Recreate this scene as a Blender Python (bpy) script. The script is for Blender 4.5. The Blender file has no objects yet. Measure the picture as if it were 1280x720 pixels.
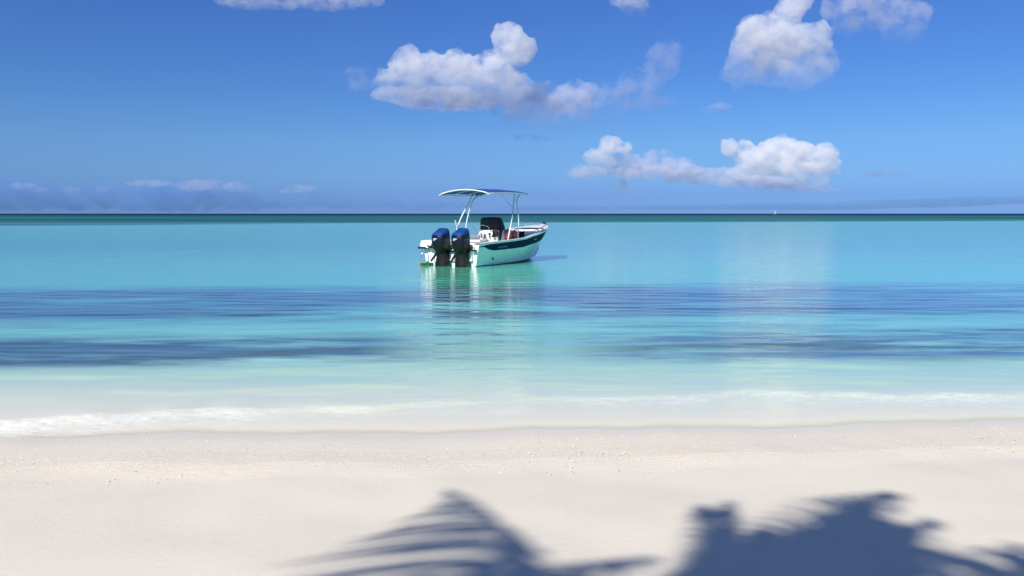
import bpy, bmesh, math, random
import numpy as np
from mathutils import Vector, Matrix, noise as mnoise

R = math.radians
S = bpy.context.scene
col = S.collection
rng = random.Random(7)
nrg = np.random.default_rng(11)

# ------------------------------------------------------------------ camera
EYE = 1.8                       # eye height above the sea
FPX = 1004.0                    # focal length in pixels of a 1280 wide frame
TILT = math.atan(93 / FPX)      # camera looks down by this
cam_d = bpy.data.cameras.new('camera')
cam = bpy.data.objects.new('camera', cam_d); col.objects.link(cam)
cam.location = (0, 0, EYE); cam.rotation_euler = (math.pi / 2 - TILT, 0, 0)
cam_d.sensor_width = 36; cam_d.lens = 36 * FPX / 1280
cam_d.clip_start = .05; cam_d.clip_end = 120000
S.camera = cam

# ------------------------------------------------------------------ sun and sky
SUN_EL, SUN_AZ = R(41), R(215)
SUN = Vector((math.sin(SUN_AZ) * math.cos(SUN_EL), math.cos(SUN_AZ) * math.cos(SUN_EL), math.sin(SUN_EL)))
ld = bpy.data.lights.new('sun', 'SUN'); ld.energy = 5.0; ld.angle = R(.6); ld.color = (1, .955, .885)
lo = bpy.data.objects.new('sun', ld); col.objects.link(lo)
lo.rotation_euler = SUN.to_track_quat('Z', 'Y').to_euler()

W = bpy.data.worlds.new('World'); S.world = W; W.use_nodes = True
nt = W.node_tree; nt.nodes.clear()
sky = nt.nodes.new('ShaderNodeTexSky'); sky.sky_type = 'NISHITA'; sky.sun_disc = False
sky.sun_elevation = SUN_EL; sky.sun_rotation = SUN_AZ
sky.air_density = 1.0; sky.dust_density = .3; sky.ozone_density = 2.2; sky.altitude = 0
tc = nt.nodes.new('ShaderNodeTexCoord'); sp = nt.nodes.new('ShaderNodeSeparateXYZ')
nt.links.new(tc.outputs['Generated'], sp.inputs[0])
mr = nt.nodes.new('ShaderNodeMapRange'); mr.inputs['From Min'].default_value = 0; mr.inputs['From Max'].default_value = .5
nt.links.new(sp.outputs['Z'], mr.inputs['Value'])
cr = nt.nodes.new('ShaderNodeValToRGB'); nt.links.new(mr.outputs[0], cr.inputs[0])
SKYRAMP = [(0.0, (.18, .36, 1.0)), (.043, (.168, .331, .88)), (.092, (.21, .383, .80)), (.17, (.245, .425, .765)), (.32, (.222, .405, .76)), (.5, (.22, .397, .78)), (.75, (.36, .44, .68)), (1, (.40, .46, .62))]
els = cr.color_ramp.elements
while len(els) < len(SKYRAMP): els.new(.5)
for e, (p, c) in zip(els, SKYRAMP): e.position = p; e.color = (*c, 1)
mx = nt.nodes.new('ShaderNodeMixRGB'); mx.blend_type = 'MULTIPLY'; mx.inputs[0].default_value = 1
nt.links.new(sky.outputs[0], mx.inputs[1]); nt.links.new(cr.outputs[0], mx.inputs[2])
bg = nt.nodes.new('ShaderNodeBackground'); bg.inputs[1].default_value = .1235
wo = nt.nodes.new('ShaderNodeOutputWorld')
nt.links.new(mx.outputs[0], bg.inputs[0]); nt.links.new(bg.outputs[0], wo.inputs[0])

S.view_settings.view_transform = 'Standard'; S.view_settings.look = 'None'
S.view_settings.exposure = .15; S.view_settings.gamma = 1
S.render.engine = 'CYCLES'
S.cycles.use_denoising = True
S.cycles.max_bounces = 24; S.cycles.diffuse_bounces = 4; S.cycles.glossy_bounces = 4
S.cycles.transparent_max_bounces = 24; S.cycles.volume_bounces = 20
S.cycles.sample_clamp_indirect = 8
S.cycles.caustics_reflective = False; S.cycles.caustics_refractive = False

# ------------------------------------------------------------------ helpers
class Mat:
    """tiny node builder"""
    def __init__(s, name):
        s.m = bpy.data.materials.new(name); s.m.use_nodes = True
        s.t = s.m.node_tree; s.t.nodes.clear()
        s.out = s.t.nodes.new('ShaderNodeOutputMaterial')
    def n(s, typ, ins=None, **kw):
        nd = s.t.nodes.new('ShaderNode' + typ)
        for k, v in kw.items(): setattr(nd, k, v)
        for k, v in (ins or {}).items():
            if isinstance(v, bpy.types.NodeSocket): s.t.links.new(v, nd.inputs[k])
            else: nd.inputs[k].default_value = v
        return nd
    def math(s, op, a, b=None, c=None, clamp=False):
        ins = {0: a}
        if b is not None: ins[1] = b
        if c is not None: ins[2] = c
        return s.n('Math', ins, operation=op, use_clamp=clamp).outputs[0]
    def ramp(s, fac, stops, interp='LINEAR'):
        nd = s.n('ValToRGB', {0: fac}); e = nd.color_ramp.elements
        nd.color_ramp.interpolation = interp
        while len(e) < len(stops): e.new(.5)
        for x, (p, c) in zip(e, stops):
            x.position = p; x.color = (*c, 1) if isinstance(c, tuple) else (c, c, c, 1)
        return nd.outputs[0]
    def mr(s, v, a, b, c=0., d=1., smooth=False):
        nd = s.n('MapRange', {'Value': v, 'From Min': a, 'From Max': b, 'To Min': c, 'To Max': d})
        if smooth: nd.interpolation_type = 'SMOOTHSTEP'
        return nd.outputs[0]
    def mix(s, f, a, b):
        return s.n('MixRGB', {0: f, 1: a, 2: b}).outputs[0]
    def noise(s, vec, scale, detail=4, rough=.5, dist=0.):
        return s.n('TexNoise', {'Vector': vec, 'Scale': scale, 'Detail': detail, 'Roughness': rough, 'Distortion': dist}).outputs[0]
    def scaled(s, vec, sc, rot=0.):
        return s.n('Mapping', {'Vector': vec, 'Scale': sc, 'Rotation': (0, 0, rot)}).outputs[0]
    def link(s, a, b): s.t.links.new(a, b)

def plain(name, c, rough=.4, metal=0., spec=.5, var=.08, nscale=6., bump=.0, coat=0.):
    m = Mat(name); o = m.n('TexCoord').outputs['Object']
    nz = m.noise(o, nscale, 5, .6)
    f = m.mr(nz, .3, .7, 1 - var, 1 + var)
    cc = m.n('VectorMath', {0: c[:3], 'Scale': f}, operation='SCALE').outputs[0]
    b = m.n('BsdfPrincipled', {'Base Color': cc, 'Roughness': m.mr(nz, .3, .7, rough * .85, rough * 1.15), 'Metallic': metal, 'Specular IOR Level': spec, 'Coat Weight': coat})
    if bump:
        m.link(m.n('Bump', {'Height': m.noise(o, nscale * 6, 4), 'Strength': bump, 'Distance': .01}).outputs[0], b.inputs['Normal'])
    m.link(b.outputs[0], m.out.inputs[0])
    return m.m

def smooth(me):
    me.polygons.foreach_set('use_smooth', [True] * len(me.polygons)); me.update()

def obj(name, bm, mat, parent=None, sm=False, angle=None):
    me = bpy.data.meshes.new(name)
    bmesh.ops.recalc_face_normals(bm, faces=bm.faces[:])
    bm.to_mesh(me); bm.free()
    if sm: smooth(me)
    if angle is not None:
        smooth(me)
        me.set_sharp_from_angle(angle=R(angle))
    if mat: me.materials.append(mat)
    o = bpy.data.objects.new(name, me); col.objects.link(o)
    if parent: o.parent = parent
    return o

def tag(o, label, cat=None, group=None, kind=None):
    if label: o['label'] = label
    if cat: o['category'] = cat
    if group: o['group'] = group
    if kind: o['kind'] = kind
    return o

def empty(name, loc=(0, 0, 0), rz=0):
    o = bpy.data.objects.new(name, None); col.objects.link(o)
    o.location = loc; o.rotation_euler = (0, 0, rz); o.empty_display_size = .2
    return o

def box(bm, x0, x1, y0, y1, z0, z1, bev=.0, seg=2, rot=None):
    r = bmesh.ops.create_cube(bm, size=1)
    vs = r['verts']
    for v in vs:
        v.co = Vector(((x0 + x1) / 2 + v.co.x * (x1 - x0), (y0 + y1) / 2 + v.co.y * (y1 - y0), (z0 + z1) / 2 + v.co.z * (z1 - z0)))
    if bev:
        es = list({e for v in vs for e in v.link_edges})
        g = bmesh.ops.bevel(bm, geom=es, offset=bev, segments=seg, affect='EDGES', profile=.5)
        vs = list({v for f in g['faces'] for v in f.verts} | {v for v in vs if v.is_valid})
    if rot:
        c, M = rot
        for v in vs: v.co = Vector(c) + M @ (v.co - Vector(c))
    return vs

def tube(bm, pts, r, n=8, cap=True):
    """tube through points; r is a radius or a list"""
    pts = [Vector(p) for p in pts]
    rs = r if isinstance(r, (list, tuple)) else [r] * len(pts)
    rings = []; up = None
    for i, p in enumerate(pts):
        a = pts[max(i - 1, 0)]; b = pts[min(i + 1, len(pts) - 1)]
        d = (b - a).normalized()
        if up is None: up = d.orthogonal().normalized()
        up = (up - d * up.dot(d)).normalized(); s = d.cross(up)
        rings.append([bm.verts.new(p + rs[i] * (math.cos(2 * math.pi * k / n) * up + math.sin(2 * math.pi * k / n) * s)) for k in range(n)])
    for A, B in zip(rings, rings[1:]):
        for k in range(n): bm.faces.new((A[k], A[(k + 1) % n], B[(k + 1) % n], B[k]))
    if cap:
        bm.faces.new(rings[0][::-1]); bm.faces.new(rings[-1])

def curve_pts(ctrl, n=12):
    """Catmull-Rom through control points"""
    c = [Vector(p) for p in ctrl]; c = [2 * c[0] - c[1]] + c + [2 * c[-1] - c[-2]]
    out = []
    for i in range(1, len(c) - 2):
        for k in range(n):
            t = k / n; a, b, d, e = c[i - 1], c[i], c[i + 1], c[i + 2]
            out.append(.5 * ((2 * b) + (d - a) * t + (2 * a - 5 * b + 4 * d - e) * t * t + (3 * b - a - 3 * d + e) * t ** 3))
    out.append(c[-2]); return out

def loft(bm, secs, close=False, caps=False):
    rows = [[bm.verts.new(p) for p in s] for s in secs]
    for A, B in zip(rows, rows[1:]):
        m = len(A)
        for k in range(m if close else m - 1):
            f = (A[k], A[(k + 1) % m], B[(k + 1) % m], B[k])
            try: bm.faces.new(f)
            except ValueError: pass
    if caps: bm.faces.new(rows[0][::-1]); bm.faces.new(rows[-1])
    return rows

def grid_obj(name, X, Y, Z, mat, attrs=None):
    """dense height sheet from numpy arrays (rows, cols)"""
    h, w = X.shape
    me = bpy.data.meshes.new(name)
    co = np.stack([X, Y, Z], -1).reshape(-1, 3).astype(np.float32)
    me.vertices.add(h * w); me.vertices.foreach_set('co', co.ravel())
    i = np.arange(h * w).reshape(h, w)
    q = np.stack([i[:-1, :-1], i[:-1, 1:], i[1:, 1:], i[1:, :-1]], -1).reshape(-1, 4)
    me.loops.add(q.size); me.loops.foreach_set('vertex_index', q.ravel().astype(np.int32))
    me.polygons.add(len(q)); me.polygons.foreach_set('loop_start', (np.arange(len(q)) * 4).astype(np.int32))
    me.update(calc_edges=True)
    for k, v in (attrs or {}).items():
        a = me.attributes.new(k, 'FLOAT', 'POINT'); a.data.foreach_set('value', v.ravel().astype(np.float32))
    smooth(me)
    me.materials.append(mat)
    o = bpy.data.objects.new(name, me); col.objects.link(o)
    return o

def ray(px, py):
    """unit direction of a picture point, for placing far things on their real bearing"""
    d = Vector(((px - 640) / FPX, 1, (360 - py) / FPX)); d.rotate(Matrix.Rotation(-TILT, 3, 'X')); return d.normalized()

# ------------------------------------------------------------------ shore shape
U_ = np.array([-3, -1.2, -.64, -.3, 0, .3, .64, 1.2, 3])
SH = np.array([6.0, 6.15, 6.34, 6.45, 6.52, 6.66, 6.86, 7.05, 7.3])        # waterline distance
CR = np.array([6.4, 6.55, 6.86, 7.28, 7.66, 7.95, 7.85, 7.6, 7.4])          # crest of the last wavelet
def shore(u, x):
    return np.interp(u, U_, SH) + .05 * np.sin(x * 1.9 + .4) + .03 * np.sin(x * 4.3 + 1) + .012 * np.sin(x * 11)
def crest(u, x):
    return np.interp(u, U_, CR) + .06 * np.sin(x * 2.3 + 2) + .035 * np.sin(x * 6.1)
def sand_z(x, y):
    u = x / np.maximum(y, 4.)
    d = shore(u, x) - y                        # + up the beach
    up = .30 * (1 - np.exp(-np.maximum(d, 0) * .075 / .30)) + .012 * np.clip(1 - np.abs(d - 1.0) / .35, 0, 1) ** 1
    dn = -np.maximum(-d, 0) * .05
    return np.where(d > 0, up, np.maximum(dn, -3.0))

# ------------------------------------------------------------------ sand
def sand_mat():
    m = Mat('coral_sand'); g = m.n('NewGeometry').outputs['Position']
    fine = m.noise(g, 900, 3, .6); mid = m.noise(m.scaled(g, (1, 1.6, 1)), 16, 6, .6); big = m.noise(g, 1.1, 4, .55)
    up = m.n('Attribute', attribute_name='up').outputs['Fac']
    c = m.ramp(m.mr(big, .3, .7), [(0, (.73, .67, .565)), (1, (.765, .705, .598))])
    grit = m.math('MULTIPLY', m.mr(up, .45, .75, 0, 1, True), m.mr(up, 1.0, 1.45, 1, 0, True))
    sp_ = m.noise(m.scaled(g, (1, .75, 1)), 42, 4, .75)
    c = m.mix(m.math('MULTIPLY', grit, m.mr(sp_, .50, .62)), c, (.84, .76, .62, 1))
    c = m.mix(m.math('MULTIPLY', grit, m.mr(sp_, .40, .33)), c, (.56, .48, .40, 1))
    c = m.mix(m.math('MULTIPLY', grit, .5), c, (.80, .71, .59, 1))
    c = m.mix(m.mr(fine, .56, .70, 0, .25), c, (.46, .41, .37, 1))
    wet = m.mr(up, .02, .5, 1, 0, True)
    c = m.mix(m.math('MULTIPLY', wet, .30), c, (.76, .68, .55, 1))
    h = m.math('ADD', m.math('MULTIPLY', fine, .0012), m.math('MULTIPLY', mid, .003))
    h = m.math('ADD', h, m.math('MULTIPLY', m.math('MULTIPLY', sp_, grit), .010))
    bp = m.n('Bump', {'Height': h, 'Strength': .7, 'Distance': 1.}).outputs[0]
    b = m.n('BsdfPrincipled', {'Base Color': c, 'Roughness': m.mr(wet, 0, 1, .62, .3), 'Specular IOR Level': .35, 'Normal': bp})
    m.link(b.outputs[0], m.out.inputs[0]); return m.m

xs = np.concatenate([-np.geomspace(400, 9, 50), np.linspace(-8.9, 8.9, 520), np.geomspace(9, 400, 50)])
ys = np.concatenate([-np.geomspace(120, 2, 30), np.linspace(-1.9, 2.9, 40), np.linspace(2.95, 8.5, 380), np.geomspace(8.6, 160, 60)])
X, Y = np.meshgrid(xs, ys)
Z = sand_z(X, Y)
dd = shore(X / np.maximum(Y, 4.), X) - Y
lump = np.zeros_like(X)
for k in range(26):
    a = nrg.uniform(0, math.pi); wl = nrg.uniform(.35, 2.2)
    lump += wl * .0024 * np.sin((X * math.cos(a) * .6 + Y * math.sin(a)) * 2 * math.pi / wl + nrg.uniform(0, 6))
fineg = np.clip((dd - .4) / .3, 0, 1) * np.clip((1.5 - dd) / .4, 0, 1)
near = (np.abs(X) < 9) & (Y > 2.9) & (Y < 8.5)
Z = Z + np.where(dd > 0, lump * np.clip(dd / 1.2, 0, 1) * .55, 0) + near * fineg * nrg.normal(0, .0010, X.shape)
sand = grid_obj('beach', X, Y, Z, sand_mat(), {'up': dd})
tag(sand, 'pale pinkish coral sand beach sloping down into the shallow water', kind='structure')

# ------------------------------------------------------------------ sea
def water_mat():
    m = Mat('lagoon_water'); g = m.n('NewGeometry').outputs['Position']
    s = m.n('SeparateXYZ', {0: g})
    x, y = s.outputs[0], s.outputs[1]
    depth = m.n('Attribute', attribute_name='depth').outputs['Fac']
    foam = m.n('Attribute', attribute_name='foam').outputs['Fac']
    wob = m.noise(m.scaled(g, (.035, .16, .1)), 1, 3, .5)
    wob2 = m.noise(m.scaled(g, (.5, 1.6, .5)), 1, 4, .6)
    ly = m.math('LOGARITHM', m.math('MAXIMUM', y, 1.), 10.)
    t0 = m.math('ADD', ly, m.math('MULTIPLY', m.math('SUBTRACT', wob, .5), .06))
    t0 = m.math('ADD', t0, m.math('MULTIPLY', m.math('SUBTRACT', wob2, .5), .035))
    t = m.mr(t0, .8, 2.8)
    # bed colour seen through the water, by distance from the beach (log scale)
    def L(d): return (math.log10(d) - .8) / 2.
    base = m.ramp(t, [(0.006, (.72, .67, .56)), (L(7.1), (.69, .69, .57)), (L(7.9), (.60, .68, .56)), (L(8.7), (.46, .65, .52)), (L(9.8), (.37, .64, .50)), (L(12), (.23, .63, .50)), (L(17), (.13, .64, .50)),
                      (L(27), (.13, .66, .42)), (L(45), (.07, .50, .38)), (L(100), (.11, .38, .45)), (1, (.11, .38, .47))])
    # sea grass beds
    def bell(v, c, w): return m.math('MULTIPLY', m.mr(v, c - w, c - w * .45, 0, 1, True), m.mr(v, c + w * .45, c + w, 1, 0, True))
    n1 = m.noise(m.scaled(g, (.16, .55, .1), .02), 1, 6, .62)
    n2 = m.noise(m.scaled(g, (.22, .9, .1), -.03), 1, 5, .62)
    xr = m.mr(m.math('DIVIDE', x, m.math('MAXIMUM', y, 2.)), -.7, .7)
    # far bed: from the beach-side 13.4 m out to 18.5 m
    c1 = m.ramp(xr, [(0, .197), (.4, .205), (.55, .210), (.75, .216), (1, .212)])
    far_bed = m.math('MULTIPLY', bell(m.math('SUBTRACT', t, c1), 0., .056), m.mr(n1, .34, .50))
    # near bed: 9.7 m .. 11.5 m, open in the middle of the picture
    gap = m.ramp(xr, [(0, 1.), (.36, .95), (.44, .25), (.54, .2), (.62, .8), (1, 1.)])
    c2 = m.ramp(xr, [(0, .106), (.4, .115), (.6, .120), (1, .124)])
    near_bed = m.math('MULTIPLY', bell(m.math('SUBTRACT', t, c2), .0, .034), m.math('MULTIPLY', gap, m.mr(n2, .34, .50)))
    mid_bed = m.math('MULTIPLY', bell(m.math('SUBTRACT', t, .148), 0, .032), m.math('MULTIPLY', m.mr(n2, .46, .62), .55))
    bed = m.math('MAXIMUM', m.math('MAXIMUM', far_bed, near_bed), mid_bed)
    base = m.mix(m.math('MULTIPLY', bed, .93), base, m.mix(m.mr(n2, .4, .7), (.016, .045, .09, 1), (.06, .10, .10, 1)))
    # open deep water beyond the lagoon
    edge = m.math('ADD', m.math('ADD', m.mr(xr, 0., 1., 2.06, 2.33), 0.), m.math('MULTIPLY', m.math('SUBTRACT', m.noise(m.scaled(g, (.004, .012, .1)), 1, 4, .6), .5), .25))
    deep = m.mr(m.math('SUBTRACT', ly, edge), -.02, .03)
    dn = m.noise(m.scaled(g, (.0015, .012, .1)), 1, 5, .65)
    dcol = m.mix(m.mr(dn, .42, .58), (.005, .050, .075, 1), (.028, .19, .19, 1))
    dcol = m.mix(m.mr(ly, 2.75, 3.0), dcol, (.001, .018, .065, 1))
    base = m.mix(deep, base, dcol)
    # ripples
    r1 = m.noise(m.scaled(g, (.9, 3.2, 1), .03), 1, 5, .6)
    r2 = m.noise(m.scaled(g, (4.5, 13, 1), -.05), 1, 4, .6)
    far_amp = m.mr(ly, 1.0, 2.2, 1., 5.)
    h = m.math('ADD', m.math('MULTIPLY', r1, m.math('MULTIPLY', far_amp, .0056)), m.math('MULTIPLY', r2, .0013))
    bp = m.n('Bump', {'Height': h, 'Strength': 1., 'Distance': 1.}).outputs[0]
    body = m.n('BsdfDiffuse', {'Color': base}).outputs[0]
    clear = m.n('BsdfTransparent', {'Color': (.93, .99, .97, 1)}).outputs[0]
    cov = m.math('SUBTRACT', 1., m.math('POWER', 2.718, m.math('MULTIPLY', depth, -350.)))
    body = m.n('MixShader', {0: cov, 1: clear, 2: body}).outputs[0]
    gl = m.n('BsdfGlossy', {'Color': (1, 1, 1, 1), 'Roughness': m.mr(ly, 1.5, 2.5, .0, .22), 'Normal': bp}).outputs[0]
    fr = m.n('Fresnel', {'IOR': 1.333, 'Normal': bp}).outputs[0]
    cap = m.math('MINIMUM', m.mr(ly, 1.65, 2.4, .80, .08), m.mr(ly, .82, 1.15, .12, .80))
    fr = m.math('MINIMUM', m.math('MULTIPLY', fr, m.mr(ly, .9, 1.2, 1., 1.3)), cap)
    fr = m.math('MULTIPLY', fr, m.mr(depth, 0, .02))
    w = m.n('MixShader', {0: fr, 1: body, 2: gl}).outputs[0]
    # broken foam
    vo = m.n('TexVoronoi', {'Vector': m.n('VectorMath', {0: g, 1: m.n('TexNoise', {'Vector': g, 'Scale': 9.}).outputs[1]}, operation='ADD').outputs[0], 'Scale': 22.}, feature='DISTANCE_TO_EDGE').outputs[0]
    fn = m.noise(m.scaled(g, (1, 1.4, 1)), 11, 7, .72)
    lace = m.math('ADD', m.math('MULTIPLY', m.mr(vo, .0, .14, 1, 0), .45), fn)
    fa = m.mr(m.math('ADD', lace, foam), 1.10, 1.34)
    fa = m.math('MULTIPLY', fa, m.mr(foam, 0.02, .15))
    fb = m.n('BsdfDiffuse', {'Color': (.80, .83, .82, 1)}).outputs[0]
    w = m.n('MixShader', {0: m.math('MAXIMUM', m.math('MULTIPLY', fa, .85), m.math('MULTIPLY', foam, m.mr(m.noise(m.scaled(g, (1, 2.0, 1)), 4.5, 8, .72), .38, .64, .0, .55))), 1: w, 2: fb}).outputs[0]
    m.link(w, m.out.inputs[0]); return m.m

us = np.linspace(-1.6, 1.6, 760)
yv = [5.55]
while yv[-1] < 60: yv.append(yv[-1] * 1.0038)
while yv[-1] < 60000: yv.append(yv[-1] * 1.035)
yv = np.array(yv)
Ug, Yg = np.meshgrid(us, yv); Xg = Ug * (Yg + 1.0)
Uu = Xg / Yg
cy = crest(Uu, Xg); q = Yg - cy
Zg = np.zeros_like(Xg)
fade = np.clip((70 - Yg) / 40, 0, 1)
for k in range(70):                                   # gentle ripple trains, crests along the beach
    wl = 10 ** nrg.uniform(-.75, .35); a = nrg.normal(math.pi / 2, .13 if wl > .3 else .35)
    amp = wl * (.0012 if .25 < wl < .9 else .0003) * nrg.uniform(.5, 1.4)
    vis = np.clip((wl / (Yg * .0038) - 3) / 3, 0, 1)   # drop what the sheet cannot carry
    Zg += amp * vis * np.sin((Xg * math.cos(a) + Yg * math.sin(a)) * 2 * math.pi / wl + nrg.uniform(0, 6.3) + .8 * np.sin(Xg * .31 + k))
near_ok = (np.abs(Uu) < 1.2) & (Yg < 12)
calm = np.clip((Yg - shore(Uu, Xg)) / 1.5, .12, 1)
Zg *= fade * calm * .8
lft = np.interp(Uu, [-1.6, -.64, -.35, -.1, .1, .3, .64, 1.6], [1, 1, .8, .35, .2, .4, .55, .8]) * (.75 + .25 * np.sin(Xg * 2.7 + 1.5 * np.sin(Xg * 1.1)) + .2 * np.sin(Xg * 7.3 + 2 * np.sin(Xg * 2.1)))
Zg += lft * (.032 * np.exp(-np.where(q > 0, q / .42, -q / .13) ** 2) - .004 * np.exp(-((q + .30) / .14) ** 2))
for off, aa in ((1.05, .012), (1.9, .014), (3.1, .012)):   # older swells behind the breaking one
    Zg += aa * np.exp(-((q - off - .15 * np.sin(Xg * .9 + off)) / .28) ** 2)
zs = sand_z(Xg, Yg)
Dp = np.clip(Zg - zs, 0, 5)
# foam on the shoreward side of the crest
F = np.where(q > 0, np.exp(-(q / .06) ** 2), np.exp(-(np.minimum(q + .10, 0) / np.interp(Uu, [-.7, -.2, .2, .7], [.62, .40, .42, .50])) ** 2))
Fl = np.interp(Uu, [-1.6, -.66, -.45, -.25, -.12, .0, .08, .2, .34, .5, .64, 1.6], [.66, .64, .56, .40, .28, .22, .30, .38, .42, .44, .44, .5])
patch = .5 + .5 * np.sin(Xg * 1.7 + 1.3 * np.sin(Xg * .8)) * np.cos(Xg * 5.3 + Yg)
F = F * Fl * (.62 + .5 * patch)
bub = sum(np.sin(Xg * f1 + a1 * np.sin(Yg * f2 + a1)) * np.sin(Yg * f2 * 1.3 + 2 * np.sin(Xg * f1 * .37 + a1)) for f1, f2, a1 in ((19, 31, 1.), (37, 55, 2.2), (61, 83, 3.1), (11, 17, .4))) / 4
Zg += F * (.010 * bub + nrg.normal(0, .0035, Xg.shape)) * near_ok
F = F * (1 + .55 * bub)
edgef = np.exp(-((Yg - shore(Uu, Xg) - .03) / .035) ** 2) * .28
F = np.maximum(F, edgef)
sea = grid_obj('sea', Xg, Yg, Zg, water_mat(), {'depth': Dp, 'foam': F})
tag(sea, 'clear turquoise lagoon with dark sea grass beds and deep blue water at the horizon', kind='structure')

# ------------------------------------------------------------------ clouds (real volumes, lit by the sun)
def cloud_mat(name, dens, colr, nscale, lo_, hi_, aniso=-.1, step=1.0, base=.09):
    m = Mat(name); g = m.n('NewGeometry').outputs['Position']
    g = m.n('TexCoord').outputs['Object']
    nz = m.noise(m.scaled(g, (1, 1, 1.25)), nscale, 6, .66)
    d = m.math('MULTIPLY', m.mr(nz, lo_, hi_), dens)
    gz = m.n('SeparateXYZ', {0: m.n('TexCoord').outputs['Generated']}).outputs[2]
    d = m.math('MULTIPLY', d, m.mr(gz, .02, .65, base, 1., True))
    v = m.n('VolumePrincipled', {'Color': (*colr, 1), 'Density': d, 'Anisotropy': aniso})
    m.link(v.outputs[0], m.out.inputs['Volume'])
    m.m.cycles.volume_step_rate = step
    return m.m

def make_cloud(name, label, puffs, dist, mat, voxel=2.2, amp=.30, seed=0, jit=.5, infl=1.1, group=None):
    """puffs: bearing x, bearing y, half width, half height, all in picture pixels, built at its real distance in metres"""
    r_ = random.Random(seed); bm = bmesh.new(); k = dist / FPX
    cx = sum(p[0] for p in puffs) / len(puffs); cy_ = sum(p[1] for p in puffs) / len(puffs)
    c0 = ray(cx, cy_) * dist
    for (x, y, rx, ry) in puffs:
        rx *= infl; ry *= infl
        p = ray(x, y); p = p * (dist / p.y) + Vector((0, r_.uniform(-jit, jit) * rx * k, 0)) - c0
        M = Matrix.Translation(p) @ Matrix.Diagonal((rx * k, rx * k * .9, ry * k, 1))
        bmesh.ops.create_icosphere(bm, subdivisions=3, radius=1, matrix=M)
    me = bpy.data.meshes.new(name); bm.to_mesh(me); bm.free(); me.materials.append(mat)
    o = bpy.data.objects.new(name, me); col.objects.link(o); o.location = c0
    md = o.modifiers.new('r', 'REMESH'); md.mode = 'VOXEL'; md.voxel_size = voxel * .8 * k
    big = sum(p[3] for p in puffs) / len(puffs) * k
    for j, (sc, am) in enumerate(((1.3, amp), (.55, amp * .55), (.20, amp * .30))):
        t = bpy.data.textures.new(name, 'CLOUDS'); t.noise_scale = big * sc; t.noise_depth = 3; t.noise_basis = 'ORIGINAL_PERLIN'
        d = o.modifiers.new('d', 'DISPLACE'); d.texture = t; d.texture_coords = 'LOCAL'; d.strength = big * am * 4.2; d.mid_level = .5
    m2 = o.modifiers.new('r2', 'REMESH'); m2.mode = 'VOXEL'; m2.voxel_size = md.voxel_size * .9
    tag(o, label, kind='stuff')
    return o

CW = (.9995, .9995, .9998)
m_bright = cloud_mat('cumulus_vapour', .017, CW, .013, .36, .60, step=.12)
m_soft = cloud_mat('soft_cumulus_vapour', .013, (.95, .96, .992), .012, .44, .64, step=.15)
m_grey = cloud_mat('grey_cloud_vapour', .0105, (.80, .84, .965), .012, .43, .63, step=.15)
m_veil = cloud_mat('thin_cloud_vapour', .0065, (.60, .70, .93), .010, .45, .64, step=.2)
m_bank = cloud_mat('haze_tinted_cloud_vapour', .0030, (.27, .51, .85), .006, .42, .62, step=.15, base=1.)  # dark blue tint puts distance haze and cloud shade into the vapour colour
e = lambda s: [tuple(map(float, q.split(','))) for q in s.split()]
make_cloud('cloud', 'white cumulus with a knobbly peak in the middle of the sky, above the boat', e(
    '484,103,16,15 503,90,20,20 507,70,13,14 528,92,20,20 548,86,22,20 572,84,24,20 600,92,26,22 622,78,18,20 636,54,19,19 650,66,17,17 628,100,26,20 560,103,26,16 520,106,26,13 590,110,30,14 645,108,22,14'), 4000, m_bright, seed=1)
make_cloud('cloud', 'greyer trailing right end of the cumulus above the boat', e(
    '655,118,28,16 682,122,28,18 708,130,24,16 690,146,26,12 650,136,30,12 728,136,16,12 738,122,14,14 716,116,16,12 560,122,60,9 500,118,30,8'), 4150, m_grey, infl=1.28, seed=2)
make_cloud('cloud', 'torn lilac wisps trailing to the right of the middle cumulus', e(
    '765,122,26,16 800,104,26,16 826,78,18,20 838,66,14,16 772,150,14,20 745,150,22,12 690,162,34,9 812,124,30,9 640,160,28,7 450,98,16,14'), 4300, m_veil, infl=1.2, seed=3)
make_cloud('cloud', 'tall bright white cumulus cut by the top edge, right of the middle', e(
    '930,78,20,20 940,52,22,22 948,44,26,24 934,66,22,22 1008,52,22,22 962,42,22,20 978,62,32,28 988,20,20,22 1000,-6,17,24 1014,66,22,26 922,92,18,14 958,92,32,17 998,94,32,16 1028,78,16,20'), 3600, m_bright, seed=4)
make_cloud('cloud', 'soft grey bottomed cumulus at the top edge, farthest right', e(
    '1048,8,22,18 1062,22,18,18 1084,4,26,22 1112,2,26,22 1132,16,22,20 1142,34,17,17 1112,40,14,15 1150,22,12,16 1090,20,26,14'), 3700, m_grey, seed=5)
make_cloud('cloud', 'broad cauliflower cumulus standing low over the horizon on the right', e(
    '914,186,12,12 932,190,15,14 944,200,18,16 958,190,14,14 950,198,16,14 972,182,14,13 986,190,20,17 1006,190,16,14 1022,206,20,17 1036,190,12,14 986,214,26,16 956,216,22,13 930,214,18,12 1014,224,20,11 1038,208,10,14'), 5200, m_bright, voxel=1.5, seed=6)
make_cloud('cloud', 'long flat grey streaks joining the two low cumulus clouds', e(
    '880,216,26,6 905,218,22,8 860,224,30,5 930,228,50,7 985,234,50,5 850,212,24,8 1000,238,40,4'), 5300, m_grey, voxel=1.5, seed=7)
make_cloud('cloud', 'white topped low cumulus with a flat lilac base right of the boat', e(
    '744,196,14,9 764,180,13,11 779,185,9,9 752,203,17,9'), 5200, m_bright, voxel=1.5, seed=8)
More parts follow.
